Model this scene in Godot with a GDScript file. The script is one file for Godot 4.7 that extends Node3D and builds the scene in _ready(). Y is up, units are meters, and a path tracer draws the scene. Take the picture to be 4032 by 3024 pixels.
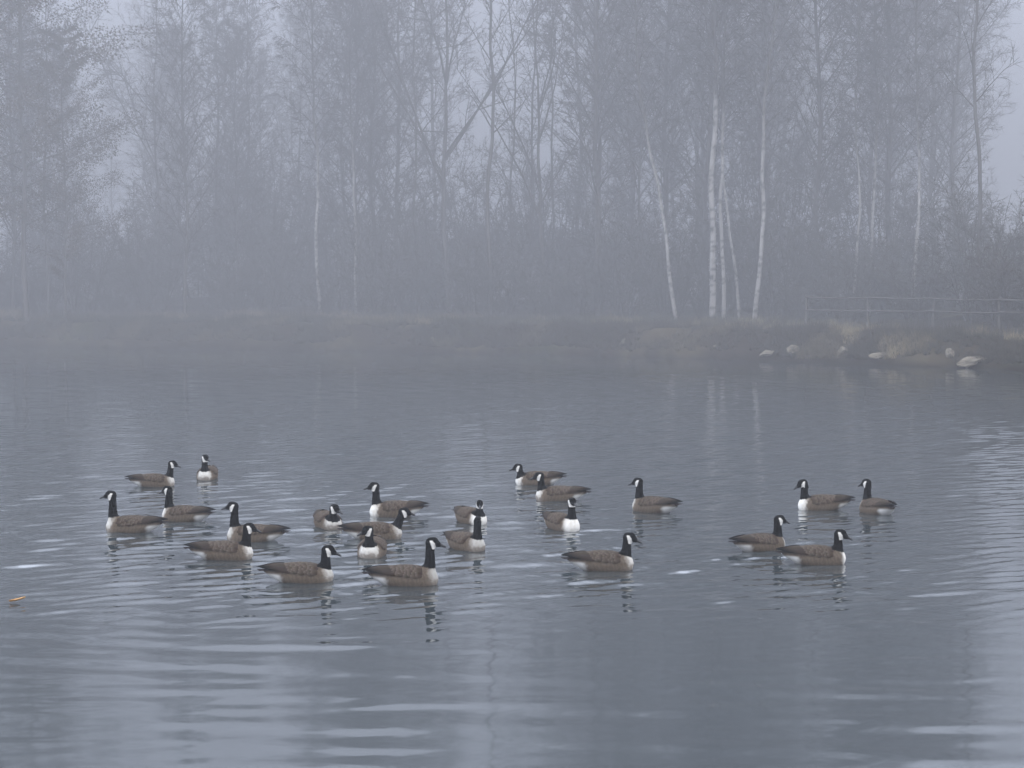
extends Node3D
# A flock of geese on a foggy pond, bare birches on the far bank.

var rng := RandomNumberGenerator.new()
var noise := FastNoiseLite.new()
var taken := {}
var M := {}

# ---------------------------------------------------------------- helpers
class Geo:
	var v := PackedVector3Array()
	var n := PackedVector3Array()
	var c := PackedColorArray()
	var i := PackedInt32Array()
	func add(p: Vector3, nn: Vector3, col := Color.WHITE) -> int:
		v.append(p)
		n.append(nn)
		c.append(col)
		return v.size() - 1
	func tri(a: int, b: int, d: int) -> void:
		i.append(a)
		i.append(b)
		i.append(d)
	func quad(a: int, b: int, d: int, e: int) -> void:
		tri(a, b, d)
		tri(a, d, e)
	func append_from(o: Geo, t: Transform3D) -> void:
		var base := v.size()
		for k in o.v.size():
			v.append(t * o.v[k])
			n.append((t.basis * o.n[k]).normalized())
			c.append(o.c[k])
		for k in o.i:
			i.append(base + k)
	func mesh(mat: Material) -> ArrayMesh:
		# faces wind clockwise round the way their normals point
		for k in range(0, i.size(), 3):
			var q := i[k]
			var face := (v[i[k + 2]] - v[q]).cross(v[i[k + 1]] - v[q])
			if face.dot(n[q] + n[i[k + 1]] + n[i[k + 2]]) < 0.0:
				i[k] = i[k + 1]
				i[k + 1] = q
		var a := []
		a.resize(Mesh.ARRAY_MAX)
		a[Mesh.ARRAY_VERTEX] = v
		a[Mesh.ARRAY_NORMAL] = n
		a[Mesh.ARRAY_COLOR] = c
		a[Mesh.ARRAY_INDEX] = i
		var m := ArrayMesh.new()
		m.add_surface_from_arrays(Mesh.PRIMITIVE_TRIANGLES, a)
		m.surface_set_material(0, mat)
		return m

func numbered(called: String) -> String:
	var k: int = taken.get(called, 0)
	taken[called] = k + 1
	return called if k == 0 else "%s_%03d" % [called, k]

func tag(o: Node3D, label: String, category: String, group := "", kind := "") -> Node3D:
	if label: o.set_meta("label", label)
	if category: o.set_meta("category", category)
	if group: o.set_meta("group", group)
	if kind: o.set_meta("kind", kind)
	return o

func thing(called: String, at: Vector3, turn := 0.0) -> Node3D:
	var o := Node3D.new()
	o.name = numbered(called)
	add_child(o)
	o.position = at
	o.rotation.y = turn
	return o

func part(called: String, m: Mesh, parent: Node3D) -> MeshInstance3D:
	var o := MeshInstance3D.new()
	o.name = called if parent != self else numbered(called)
	o.mesh = m
	parent.add_child(o, true)
	return o

func lin(r: float, g: float, b: float) -> Color:
	return Color(r, g, b).linear_to_srgb()

func mat(called: String, albedo: Color, rough := 0.85, vcol := false) -> StandardMaterial3D:
	var m := StandardMaterial3D.new()
	m.resource_name = called
	m.albedo_color = albedo
	m.roughness = rough
	m.vertex_color_use_as_albedo = vcol
	M[called] = m
	return m

func smoothf(a: float, b: float, x: float) -> float:
	var t := clampf((x - a) / (b - a), 0.0, 1.0)
	return t * t * (3.0 - 2.0 * t)

func tube(g: Geo, pts: PackedVector3Array, rad: PackedFloat32Array, sides: int, col := Color.WHITE, marks := 0.0) -> void:
	var base := g.v.size()
	var cnt := pts.size()
	var u := Vector3.RIGHT
	for k in cnt:
		var t := (pts[mini(k + 1, cnt - 1)] - pts[maxi(k - 1, 0)]).normalized()
		u = (u - t * u.dot(t))
		if u.length() < 0.05:
			u = t.cross(Vector3(0.3, 0.2, 1.0))
		u = u.normalized()
		var w := t.cross(u)
		for s in sides:
			var a := TAU * s / sides
			var d := u * cos(a) + w * sin(a)
			g.add(pts[k] + d * rad[k], d, col)
	for k in cnt - 1:
		for s in sides:
			var s2 := (s + 1) % sides
			g.quad(base + k * sides + s, base + k * sides + s2, base + (k + 1) * sides + s2, base + (k + 1) * sides + s)

func twig(g: Geo, p: Vector3, d: Vector3, length: float, r: float, col := Color.WHITE) -> void:
	var u := d.cross(Vector3(0.21, 0.93, 0.31)).normalized()
	var w := d.cross(u)
	var b := g.v.size()
	for s in 3:
		var a := TAU * s / 3.0
		var q := u * cos(a) + w * sin(a)
		g.add(p + q * r, q, col)
	g.add(p + d * length, d, col)
	g.tri(b, b + 1, b + 3)
	g.tri(b + 1, b + 2, b + 3)
	g.tri(b + 2, b, b + 3)

func rv(s: float) -> Vector3:
	return Vector3(rng.randf_range(-s, s), rng.randf_range(-s, s), rng.randf_range(-s, s))

# a bending path: returns the points
func limb(p: Vector3, d: Vector3, length: float, steps: int, wobble: float, lift: float) -> PackedVector3Array:
	var pts := PackedVector3Array([p])
	var dir := d.normalized()
	for k in steps:
		dir = (dir + rv(wobble) + Vector3(0, lift, 0)).normalized()
		p += dir * (length / steps)
		pts.append(p)
	return pts

func taper(cnt: int, r0: float, r1: float) -> PackedFloat32Array:
	var a := PackedFloat32Array()
	for k in cnt:
		a.append(lerpf(r0, r1, float(k) / (cnt - 1)))
	return a

func along(pts: PackedVector3Array, t: float) -> Vector3:
	var f := clampf(t, 0.0, 0.999) * (pts.size() - 1)
	var k := int(f)
	return pts[k].lerp(pts[k + 1], f - k)

func heading(pts: PackedVector3Array, t: float) -> Vector3:
	var k := int(clampf(t, 0.0, 0.999) * (pts.size() - 1))
	return (pts[k + 1] - pts[k]).normalized()

# ---------------------------------------------------------------- terrain
func shore_z(x: float) -> float:
	# the far waterline: nearer to the camera on the right
	var t := (x + 16.5) / 30.0
	if t < 0.0:
		return -72.0 + t * 2.0
	if t < 1.0:
		return -72.0 + 7.0 * t + 7.0 * t * t * t
	return -58.0 + minf((t - 1.0) * 20.0, 12.0)

func ground_h(x: float, z: float) -> float:
	var beyond := shore_z(x) - z + 0.35 * noise.get_noise_2d(x * 9.0, 7.0)
	var near := z + 5.0
	var side := absf(x) - 62.0
	var d := maxf(maxf(beyond, near), side)
	var n := noise.get_noise_2d(x * 6.0, z * 6.0)
	if d < 0.0:
		return maxf(-1.4, d * 0.35) - 0.02
	var h := 0.86 * smoothf(-0.35, 1.25, d + 0.25 * n) - 0.05
	h += 0.10 * noise.get_noise_2d(x * 22.0, z * 22.0) * smoothf(0.1, 1.0, d)
	h += 0.8 * smoothf(2.0, 14.0, d) * (0.5 if near < d else 1.0) + 0.25 * n * smoothf(2.0, 10.0, d)
	if d > 60.0:
		h += (d - 60.0) * 0.02
	return h

func steps_list(rules: Array) -> PackedFloat32Array:
	var a := PackedFloat32Array()
	var x: float = rules[0][0]
	for r in rules:
		while x < r[1] - 1e-4:
			a.append(x)
			x += r[2]
	a.append(rules[-1][1])
	return a

func build_ground() -> void:
	var xs := steps_list([[-240.0, -60.0, 12.0], [-60.0, -22.0, 1.5], [-22.0, 20.0, 0.22], [20.0, 60.0, 1.5], [60.0, 240.0, 12.0]])
	var zs := steps_list([[-300.0, -120.0, 15.0], [-120.0, -80.0, 2.0], [-80.0, -54.0, 0.22], [-54.0, -10.0, 4.0], [-10.0, 4.0, 0.5], [4.0, 60.0, 8.0]])
	var g := Geo.new()
	var nx := xs.size()
	var mix2 := FastNoiseLite.new()
	mix2.seed = 5
	mix2.frequency = 0.35
	for z in zs:
		for x in xs:
			var e := 0.15
			var h := ground_h(x, z)
			var nn := Vector3(h - ground_h(x + e, z), e, h - ground_h(x, z + e)).normalized()
			var k := mix2.get_noise_2d(x, z * 1.7)
			var col := Color(0.040, 0.034, 0.026).lerp(Color(0.085, 0.070, 0.045), smoothf(-0.1, 0.5, k))
			col = col.lerp(Color(0.045, 0.05, 0.03), smoothf(0.1, 0.5, mix2.get_noise_2d(x * 0.6 + 40.0, z)) * 0.7)
			col = col.lerp(Color(0.020, 0.017, 0.014), smoothf(0.16, 0.10, h + 0.08 * k))
			g.add(Vector3(x, h, z), nn, col)
	for r in zs.size() - 1:
		for c in nx - 1:
			g.quad(r * nx + c, r * nx + c + 1, (r + 1) * nx + c + 1, (r + 1) * nx + c)
	var o := part("ground", g.mesh(mat("earth", Color.WHITE, 0.95, true)), self)
	M["earth"].metallic_specular = 0.1
	tag(o, "dark earth bank and woodland floor round the pond", "", "", "structure")

# ---------------------------------------------------------------- water
var wave_k := []
func wave_zone(x: float, z: float) -> Vector2:
	# how strong the short ripples and the longer undulation are here
	var d := -z
	var p := 0.5 + 0.9 * noise.get_noise_2d(x * 8.0, z * 3.2)
	var ripples := smoothf(17.0, 20.5, d) * (1.0 - 0.35 * smoothf(33.0, 44.0, d + 2.5 * noise.get_noise_2d(x * 5.0, 3.0)))
	ripples = ripples * (0.7 + 0.6 * clampf(p, 0.0, 1.0))
	var calm := exp(-(pow((x - 1.5) / 1.6, 2.0) + pow((d - 17.6) / 2.0, 2.0)))
	calm = maxf(calm, exp(-(pow((x + 2.4) / 1.1, 2.0) + pow((d - 13.6) / 1.2, 2.0))))
	var swell := (1.0 - 0.75 * calm) * (1.0 - 0.85 * smoothf(24.0, 44.0, d)) * clampf(0.35 + 0.9 * p, 0.15, 1.2)
	return Vector2(maxf(ripples * (1.0 - 0.8 * calm), 0.06) * (1.0 - 0.2 * smoothf(45.0, 70.0, d)), swell)

func build_water(spots: Array) -> void:
	var zs := PackedFloat32Array()
	var z := -3.0
	while z > -12.0:
		zs.append(z)
		z -= 0.5
	while z > -82.0:
		zs.append(z)
		var d := -z
		z -= 0.034 if d < 18.0 else 0.045 if d < 30.0 else 0.06 if d < 46.0 else 0.09
	zs.append(-82.0)
	var us := PackedFloat32Array()
	for e in [-60.0, -30.0, -14.0, -7.0, -4.0, -2.5, -1.8, -1.4, -1.15]:
		us.append(e)
	var cols := 300
	for k in cols + 1:
		us.append(-1.0 + 2.0 * k / cols)
	for e in [1.15, 1.4, 1.8, 2.5, 4.0, 7.0, 14.0, 30.0, 60.0]:
		us.append(e)
	var nx := us.size()
	var nz := zs.size()
	# short ripples and longer undulations; crests lie mostly across the view
	rng.seed = 77
	var rip := []
	for k in 11:
		var lam := 0.14 * pow(3.0, k / 10.0)
		var a := rng.randf_range(-0.75, 0.75)
		rip.append([TAU / lam * sin(a), TAU / lam * cos(a), rng.randf() * TAU, (0.018 if lam < 0.25 else 0.022) * lam / TAU * (1.0 + 0.5 * rng.randf())])
	var swl := []
	for k in 7:
		var lam := 0.34 * pow(2.9, k / 6.0)
		var a := rng.randf_range(-0.28, 0.28)
		swl.append([TAU / lam * sin(a), TAU / lam * cos(a), rng.randf() * TAU, 0.016 * lam / TAU * (0.7 + 0.6 * rng.randf())])
	var h := PackedFloat32Array()
	h.resize(nx * nz)
	for r in nz:
		var zz := zs[r]
		var half := -zz * 0.27 + 2.0
		for c in nx:
			var edge := 1.0 if absf(us[c]) <= 1.001 else 0.0
			if edge == 0.0:
				continue
			var x := us[c] * half
			var zone := wave_zone(x, zz)
			var wob := 0.5 * noise.get_noise_2d(x * 14.0, zz * 14.0)
			var y := 0.0
			for w in rip:
				if zz < -46.0 and w[1] > 20.0:
					continue
				y += zone.x * w[3] * sin(w[0] * x + w[1] * zz + w[2] + 3.0 * wob)
			for w in swl:
				y += zone.y * w[3] * sin(w[0] * x + w[1] * zz + w[2] + 2.2 * wob)
			h[r * nx + c] = y
	# rings that spread from each goose
	var kk := 0
	for s in spots:
		var sx: float = s.x
		var sz: float = s.z
		var reach := 3.8
		var lam := 0.24 + 0.025 * (kk % 5)
		var turn: float = s.y
		kk += 1
		for r in nz:
			var dz := zs[r] - sz
			if absf(dz) > reach:
				continue
			var half := -zs[r] * 0.27 + 2.0
			for c in range(9, nx - 9):
				var dx := us[c] * half - sx
				if absf(dx) > reach:
					continue
				var q := sqrt(dx * dx + dz * dz)
				if q > reach or q < 0.05:
					continue
				var away := cos(atan2(-dz, dx) - turn)
				var e := 0.0013 * smoothf(0.1, 0.45, q) * (1.0 - q / reach) / sqrt(0.3 + q) * (1.0 - 0.35 * away)
				h[r * nx + c] += e * sin(TAU * q / (lam * (1.0 + 0.25 * q)) + kk)
	# wider trains of waves from the birds that have just swum past
	for s in [[-1.9, -21.3, 6.5, 0.46, 0.030], [-3.6, -23.6, 4.5, 0.38, 0.024], [2.9, -22.4, 4.0, 0.40, 0.026], [0.8, -21.9, 3.0, 0.36, 0.024]]:
		for r in nz:
			var dz: float = zs[r] - s[1]
			if absf(dz) > s[2]:
				continue
			var half := -zs[r] * 0.27 + 2.0
			for c in range(9, nx - 9):
				var dx: float = us[c] * half - s[0]
				var q := sqrt(dx * dx + dz * dz)
				if q > s[2]:
					continue
				var patchy := clampf(0.55 + 1.3 * noise.get_noise_2d(us[c] * half * 5.0 + 50.0, zs[r] * 9.0), 0.0, 1.0)
				h[r * nx + c] += s[4] * s[3] / TAU * patchy * smoothf(0.5, 1.6, q) * smoothf(s[2], s[2] * 0.55, q) * sin(TAU * q / s[3] + 1.2 * noise.get_noise_2d(dx * 6.0, dz * 6.0))
	var g := Geo.new()
	for r in nz:
		var half := -zs[r] * 0.27 + 2.0
		for c in nx:
			var c0 := maxi(c - 1, 0)
			var c1 := mini(c + 1, nx - 1)
			var r0 := maxi(r - 1, 0)
			var r1 := mini(r + 1, nz - 1)
			var gx := (h[r * nx + c1] - h[r * nx + c0]) / ((us[c1] - us[c0]) * half)
			var gz := (h[r1 * nx + c] - h[r0 * nx + c]) / (zs[r1] - zs[r0])
			g.add(Vector3(us[c] * half, h[r * nx + c], zs[r]), Vector3(-gx, 1.0, -gz).normalized())
	for r in nz - 1:
		for c in nx - 1:
			g.quad(r * nx + c, (r + 1) * nx + c, (r + 1) * nx + c + 1, r * nx + c + 1)
	var m := mat("pond water", lin(0.030, 0.037, 0.040), 0.05)
	m.metallic_specular = 0.6
	tag(part("water", g.mesh(m), self), "calm grey pond water with ripples round the geese", "", "", "structure")

# ---------------------------------------------------------------- trees
func make_trunk(g: Geo, height: float, r0: float, lean: Vector3, sides: int, ring: float, kind: String) -> PackedVector3Array:
	var cnt := maxi(int(height / ring), 6)
	var pts := PackedVector3Array()
	var rad := PackedFloat32Array()
	var ph := rng.randf() * 50.0
	for k in cnt + 1:
		var t := float(k) / cnt
		var y := t * height
		var off := Vector3(noise.get_noise_2d(ph + y * 5.0, 0.0), 0.0, noise.get_noise_2d(ph + y * 5.0, 90.0)) * 0.35 * minf(t * 4.0, 1.0)
		pts.append(Vector3(0, y - 0.3, 0) + lean * (t - 0.25 * t * t) * height + off)
		rad.append(r0 * (1.0 - 0.86 * t) * (1.0 + 0.35 * exp(-y * 2.2)))
	var base := g.v.size()
	tube(g, pts, rad, sides)
	if kind == "birch":
		var dark := 0.0
		for k in cnt + 1:
			var y := float(k) / cnt * height
			if rng.randf() < 0.36:
				dark = rng.randf_range(0.5, 1.0)
			elif rng.randf() < 0.6:
				dark = 0.0
			var at := rng.randi_range(0, sides - 1)
			for s in sides:
				var near := 1.0 if absi((s - at + sides) % sides) <= 1 + rng.randi_range(0, 2) else 0.25
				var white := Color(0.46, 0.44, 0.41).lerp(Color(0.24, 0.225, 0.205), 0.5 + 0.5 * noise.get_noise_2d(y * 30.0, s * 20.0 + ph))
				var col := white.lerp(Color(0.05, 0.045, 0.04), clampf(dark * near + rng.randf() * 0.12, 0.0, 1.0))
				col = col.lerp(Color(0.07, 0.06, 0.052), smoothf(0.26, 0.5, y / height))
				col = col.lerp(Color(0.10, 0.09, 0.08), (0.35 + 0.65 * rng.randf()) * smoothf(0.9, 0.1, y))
				g.c[base + k * sides + s] = col
	return pts

func sub_branches(g: Geo, pts: PackedVector3Array, length: float, count: int, twigs: int, droop: float, tw: float, r: float, from := 0.15) -> void:
	for j in count:
		var t := lerpf(from, 1.0, (j + rng.randf()) / count)
		var p := along(pts, t)
		var d := heading(pts, t)
		var side := rv(1.0)
		side = (side - d * side.dot(d)).normalized()
		var l := length * rng.randf_range(0.5, 1.15) * (1.0 - 0.45 * t)
		var q := limb(p, d * 0.75 + side * 0.8, l, 3, 0.12, droop)
		tube(g, q, taper(4, r, r * 0.35), 3)
		for k in twigs:
			var tt := rng.randf_range(0.08, 1.0)
			var pp := along(q, tt)
			var dd := (heading(q, tt) * 0.8 + rv(0.75) + Vector3(0, droop * 4.0, 0)).normalized()
			twig(g, pp, dd, tw * rng.randf_range(0.35, 0.85), r * 0.88)

func add_tree_meshes(height: float, r0: float, lean: Vector3, kind: String, opt: Dictionary) -> Dictionary:
	var tg := Geo.new()
	var trunk := make_trunk(tg, height, r0, lean, 8, 0.07 if kind == "birch" else 0.45, kind)
	var g := Geo.new()
	var lg := Geo.new()
	var first: float = opt.get("first", 0.3)
	var count: int = opt.get("count", 42)
	var reach: float = opt.get("reach", 2.6)
	var rise: float = opt.get("rise", 0.9)
	var twigs: int = opt.get("twigs", 11)
	var subs: int = opt.get("subs", 10)
	var droop: float = opt.get("droop", -0.02)
	for b in count:
		var t := lerpf(first, 0.985, pow((b + rng.randf()) / count, 0.85))
		var p := along(trunk, t)
		var a := b * 2.4 + rng.randf_range(-0.5, 0.5)
		var out := Vector3(cos(a), 0, sin(a))
		var shape := sin(PI * clampf(0.22 + 0.78 * (t - first) / (1.0 - first), 0.0, 1.0))
		var l := reach * (0.25 + 0.85 * shape) * rng.randf_range(0.65, 1.15)
		var d := out + Vector3(0, rise * rng.randf_range(0.7, 1.3), 0)
		var q := limb(p, d, l, 6, 0.10, droop)
		var br := clampf(r0 * (1.0 - 0.8 * t) * 0.42, 0.010, 0.05)
		tube(g, q, taper(7, br, 0.006), 4)
		sub_branches(g, q, l * 0.42, subs, twigs, droop, opt.get("tw", 0.42), opt.get("sub_r", 0.0075))
		if opt.has("leaves"):
			for k in opt.leaves:
				var tt := pow(rng.randf(), 0.6)
				var c := along(q, tt) + rv(1.0) * l * 0.085 + Vector3(0, -0.07, 0)
				leaf(lg, c, rng.randf_range(0.03, 0.062))
	# forked heavy limbs
	for b in opt.get("forks", 0):
		var t := rng.randf_range(0.28, 0.62)
		var a := rng.randf() * TAU
		var q := limb(along(trunk, t), Vector3(cos(a), rng.randf_range(1.1, 2.2), sin(a)), height * (1.0 - t) * rng.randf_range(0.6, 0.95), 9, 0.09, 0.015)
		tube(g, q, taper(10, r0 * 0.55 * (1.0 - 0.5 * t), 0.010), 6)
		for k in 9:
			var tt := rng.randf_range(0.2, 1.0)
			var s := limb(along(q, tt), heading(q, tt) + rv(0.9), reach * rng.randf_range(0.5, 1.0) * (1.1 - 0.5 * tt), 5, 0.12, 0.0)
			tube(g, s, taper(6, 0.022, 0.006), 4)
			sub_branches(g, s, reach * 0.4, subs, twigs, droop, opt.get("tw", 0.42), opt.get("sub_r", 0.0075))
	var d := {"trunk": tg.mesh(M["birch bark"] if kind == "birch" else M["dark bark"]), "crown": g.mesh(M[opt.get("wood", "twig wood")])}
	if opt.has("leaves"):
		d["leaves"] = lg.mesh(M["withered leaf"])
	return d

func leaf(g: Geo, c: Vector3, s: float) -> void:
	var n := rv(1.0).normalized()
	var u := n.cross(Vector3(0.3, 0.5, 0.8)).normalized()
	var w := n.cross(u)
	var k := rng.randf_range(0.75, 1.2)
	var col := Color(k, k * 0.97, k * 0.92)
	var a := g.add(c - u * s, n, col)
	var b := g.add(c + w * s * 0.5 + n * s * 0.2, n, col)
	var d := g.add(c + u * s, n, col)
	var e := g.add(c - w * s * 0.5 + n * s * 0.2, n, col)
	g.quad(a, b, d, e)

func plant(called: String, meshes: Dictionary, x: float, z: float, turn: float, size: float, label: String, category: String, group := "") -> Node3D:
	var o := thing(called, Vector3(x, ground_h(x, z), z), turn)
	o.scale = Vector3.ONE * size
	for k in ["trunk", "stem", "crown", "leaves"]:
		if meshes.has(k):
			part(k, meshes[k], o)
	tag(o, label, category, group)
	return o

func make_shrub(height: float, stems: int, spread: float, twigs: int) -> Dictionary:
	var g := Geo.new()
	var sg := Geo.new()
	for s in stems:
		var a := s * 2.4 + rng.randf()
		var q := limb(Vector3(cos(a), -0.3, sin(a)) * Vector3(0.3, 1, 0.3), Vector3(cos(a) * spread, 1.0, sin(a) * spread), height * rng.randf_range(0.6, 1.05), 8, 0.10, 0.02)
		tube(sg, q, taper(9, 0.022, 0.006), 4)
		for k in 8:
			var t := rng.randf_range(0.08, 0.95)
			var b := limb(along(q, t), heading(q, t) + rv(0.9), height * 0.28 * rng.randf_range(0.5, 1.1), 4, 0.14, 0.0)
			tube(g, b, taper(5, 0.010, 0.004), 3)
			sub_branches(g, b, height * 0.13, 6, twigs, 0.0, 0.34, 0.006)
	return {"stem": sg.mesh(M["twig wood"]), "crown": g.mesh(M["shrub twig"])}

func ordinal(n: int) -> String:
	var a := ["first", "second", "third", "fourth", "fifth", "sixth", "seventh", "eighth", "ninth", "tenth", "eleventh", "twelfth", "thirteenth", "fourteenth", "fifteenth", "sixteenth", "seventeenth", "eighteenth", "nineteenth", "twentieth"]
	return a[n] if n < a.size() else "%dth" % (n + 1)

func build_trees() -> void:
	rng.seed = 2024
	var L := Vector3.ZERO
	var birch := []
	for k in 4:
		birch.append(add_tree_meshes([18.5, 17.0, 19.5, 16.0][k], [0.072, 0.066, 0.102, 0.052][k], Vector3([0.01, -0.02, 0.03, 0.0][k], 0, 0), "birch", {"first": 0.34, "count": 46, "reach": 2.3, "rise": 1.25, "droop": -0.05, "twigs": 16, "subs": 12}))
	var bare := []
	for k in 4:
		bare.append(add_tree_meshes([17.5, 16.0, 19.0, 15.0][k], [0.085, 0.08, 0.10, 0.07][k], Vector3([0.0, 0.02, -0.01, 0.03][k], 0, 0), "bare", {"first": 0.22, "count": 40, "reach": 3.0, "rise": 1.0, "droop": 0.0, "twigs": 14, "subs": 11, "tw": 0.5}))
	var dense := []
	for k in 3:
		dense.append(add_tree_meshes([18.0, 20.0, 16.5][k], 0.10, L, "bare", {"first": 0.16, "count": 60, "reach": 3.3, "rise": 1.3, "droop": 0.01, "twigs": 16, "subs": 13, "tw": 0.55, "sub_r": 0.009}))
	var forked := []
	for k in 3:
		forked.append(add_tree_meshes([15.0, 17.0, 13.0][k], [0.10, 0.11, 0.075][k], Vector3([0.02, -0.03, 0.0][k], 0, 0), "bare", {"first": 0.5, "count": 18, "reach": 2.2, "rise": 1.4, "droop": 0.0, "twigs": 8, "subs": 8, "forks": 6}))
	var thin := []
	for k in 3:
		thin.append(add_tree_meshes([16.0, 18.0, 14.5][k], [0.06, 0.07, 0.05][k], Vector3([0.0, 0.01, 0.02][k], 0, 0), "bare", {"first": 0.3, "count": 26, "reach": 2.0, "rise": 1.5, "droop": 0.0, "twigs": 6, "subs": 7, "tw": 0.45}))
	var alder := []
	for k in 2:
		alder.append(add_tree_meshes([20.0, 18.0][k], 0.10, L, "bare", {"first": 0.16, "count": 52, "reach": 4.3, "rise": 0.34, "droop": 0.012, "twigs": 7, "subs": 8, "leaves": 560, "tw": 0.35}))
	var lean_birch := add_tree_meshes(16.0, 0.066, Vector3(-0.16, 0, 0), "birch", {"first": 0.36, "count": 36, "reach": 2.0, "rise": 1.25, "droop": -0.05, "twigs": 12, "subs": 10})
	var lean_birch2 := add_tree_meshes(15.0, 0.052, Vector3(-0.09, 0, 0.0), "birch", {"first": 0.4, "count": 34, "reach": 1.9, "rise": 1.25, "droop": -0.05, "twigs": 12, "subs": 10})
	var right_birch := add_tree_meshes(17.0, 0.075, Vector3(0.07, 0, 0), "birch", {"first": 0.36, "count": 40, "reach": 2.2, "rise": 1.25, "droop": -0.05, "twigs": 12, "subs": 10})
	var S := "trees standing on the far bank"
	# the trees one can tell apart, left to right
	plant("alder_tree", alder[0], -16.4, -73.6, 0.4, 1.0, "tall dark alder with hanging withered leaves at the left of the view", "tree", S)
	plant("alder_tree", alder[1], -17.9, -74.2, 2.0, 1.05, "dark leafy alder cut by the left edge of the view", "tree", S)
	plant("alder_tree", alder[1], -15.2, -74.0, 4.1, 0.56, "low spreading alder with withered leaves right of the tall left alder", "tree", S)
	plant("bare_tree", forked[2], -13.6, -84.0, 0.3, 0.95, "spindly forked tree alone in the pale gap right of the left alders", "tree", S)
	plant("bare_tree", dense[2], -11.0, -82.0, 1.0, 0.72, "bushy soft grey tree right of the spindly forked tree", "tree", S)
	plant("birch_tree", birch[1], -6.6, -75.0, 0.0, 0.95, "slim pale-stemmed birch left of centre with a speckled trunk", "tree", S)
	plant("birch_tree", birch[3], -5.4, -75.5, 1.7, 0.92, "very thin pale birch just right of the speckled left birch", "tree", S)
	plant("bare_tree", thin[0], -3.3, -77.0, 0.7, 0.95, "thin bare tree left of the centre gap in the branches", "tree", S)
	plant("bare_tree", forked[0], -2.2, -76.0, 2.2, 1.0, "forked bare tree with upswept limbs left of the tallest centre trunk", "tree", S)
	plant("bare_tree", thin[1], -0.72, -73.0, 0.0, 1.08, "straight dark trunk rising alone through the pale gap at centre", "tree", S)
	plant("bare_tree", thin[2], 0.1, -78.0, 3.0, 1.05, "thin tree leaning right behind the straight centre trunk", "tree", S)
	plant("bare_tree", thin[0], 0.62, -79.0, 4.0, 1.0, "slender tree right of the thin leaning tree at centre", "tree", S)
	plant("bare_tree", forked[1], 1.1, -75.0, 0.9, 0.72, "short crooked tree with a heavy limb leaning left at centre", "tree", S)
	plant("bare_tree", thin[2], 1.5, -80.0, 1.0, 1.1, "faint thin trunk between the crooked tree and the thick dark trunk", "tree", S)
	plant("bare_tree", dense[1], 2.9, -73.0, 0.2, 1.0, "thick dark trunk with a dense crown right of the centre gap", "tree", S)
	plant("bare_tree", forked[2], 4.5, -76.0, 1.4, 0.85, "small dark tree with crossing boughs left of the leaning birch", "tree", S)
	plant("leaning_birch", lean_birch, 5.3, -69.5, 0.0, 1.0, "white birch leaning left at the waterside", "tree", S)
	plant("birch_tree", birch[2], 6.3, -68.5, 0.6, 1.02, "stout white birch with black marks, thickest of the white trunks", "tree", S)
	plant("birch_tree", birch[0], 6.72, -69.2, 2.6, 0.96, "straight slim white birch beside the stout marked birch", "tree", S)
	plant("birch_tree", lean_birch2, 7.28, -69.5, 0.0, 1.0, "thin pale birch leaning left between two white birches", "tree", S)
	plant("birch_tree", right_birch, 7.55, -68.0, 0.0, 1.0, "white birch leaning right, the rightmost bright trunk", "tree", S)
	plant("bare_tree", dense[0], 10.1, -72.0, 1.9, 1.0, "dark full tree behind the left end of the fence", "tree", S)
	plant("birch_tree", birch[3], 11.0, -70.0, 3.0, 0.9, "dim thin birch behind the second fence post", "tree", S)
	plant("birch_tree", birch[1], 11.55, -70.5, 4.4, 0.9, "dim pale birch just right of the thin birch behind the fence", "tree", S)
	plant("birch_tree", birch[0], 12.7, -69.0, 5.0, 0.85, "faint birch with a short pale stem behind the middle of the fence", "tree", S)
	plant("bare_tree", thin[1], 14.3, -67.0, 2.4, 1.1, "tall bare tree with arching boughs at the right edge", "tree", S)
	# fainter trees behind, row by row
	var back := []
	var kinds := [dense, dense, bare, birch, bare]
	for k in 92:
		var row := k % 4 if k < 74 else 4
		var z: float = [-77.0, -83.0, -90.0, -99.0, -114.0][row] + rng.randf_range(-2.0, 2.0)
		var half: float = -z * 0.255 + 2.0
		var x: float = -half + 2.0 * half * (((k / 4) + rng.randf()) / 18.5 if row < 4 else (k - 74 + rng.randf()) / 18.0)
		var u: float = x / -z
		var size := rng.randf_range(0.9, 1.12)
		# lower towards the left, a gap at the centre and at the right edge
		if row == 4:
			size *= 0.95 if absf(u + 0.19) > 0.02 else 0.6
		elif u < -0.115:
			size *= 0.62
		elif u < -0.06:
			size *= 0.82
		if u < -0.155 and u > -0.2 and row < 3:
			continue
		if absf(u - 0.002) < 0.028:
			continue
		if u > 0.212:
			continue
		var set_: Array = kinds[rng.randi() % kinds.size()]
		if row < 2 and set_ == birch:
			set_ = bare
		if u > 0.05 and u < 0.2 and row < 2:
			set_ = dense
			size *= 1.1
		back.append([u, x, z, size, set_[rng.randi() % set_.size()], row])
	back.sort_custom(func(a, b): return a[0] < b[0])
	var zones := [[-0.145, "behind the left alders"], [-0.03, "behind the speckled left birch"], [0.065, "behind the centre gap"], [0.12, "behind the white birches"], [9.0, "behind the fence"]]
	var rows := ["nearest row", "second row", "third row", "fourth row", "farthest row"]
	var counts := {}
	for b in back:
		var where := ""
		for zz in zones:
			if b[0] < zz[0]:
				where = zz[1]
				break
		var key: String = where + rows[b[5]]
		var nth: int = counts.get(key, 0)
		counts[key] = nth + 1
		plant("bare_tree", b[4], b[1], b[2], rng.randf() * TAU, b[3], "misty bare tree %s, %s from left, %s" % [where, ordinal(nth), rows[b[5]]], "tree", "misty trees in the wood behind the bank")
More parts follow.
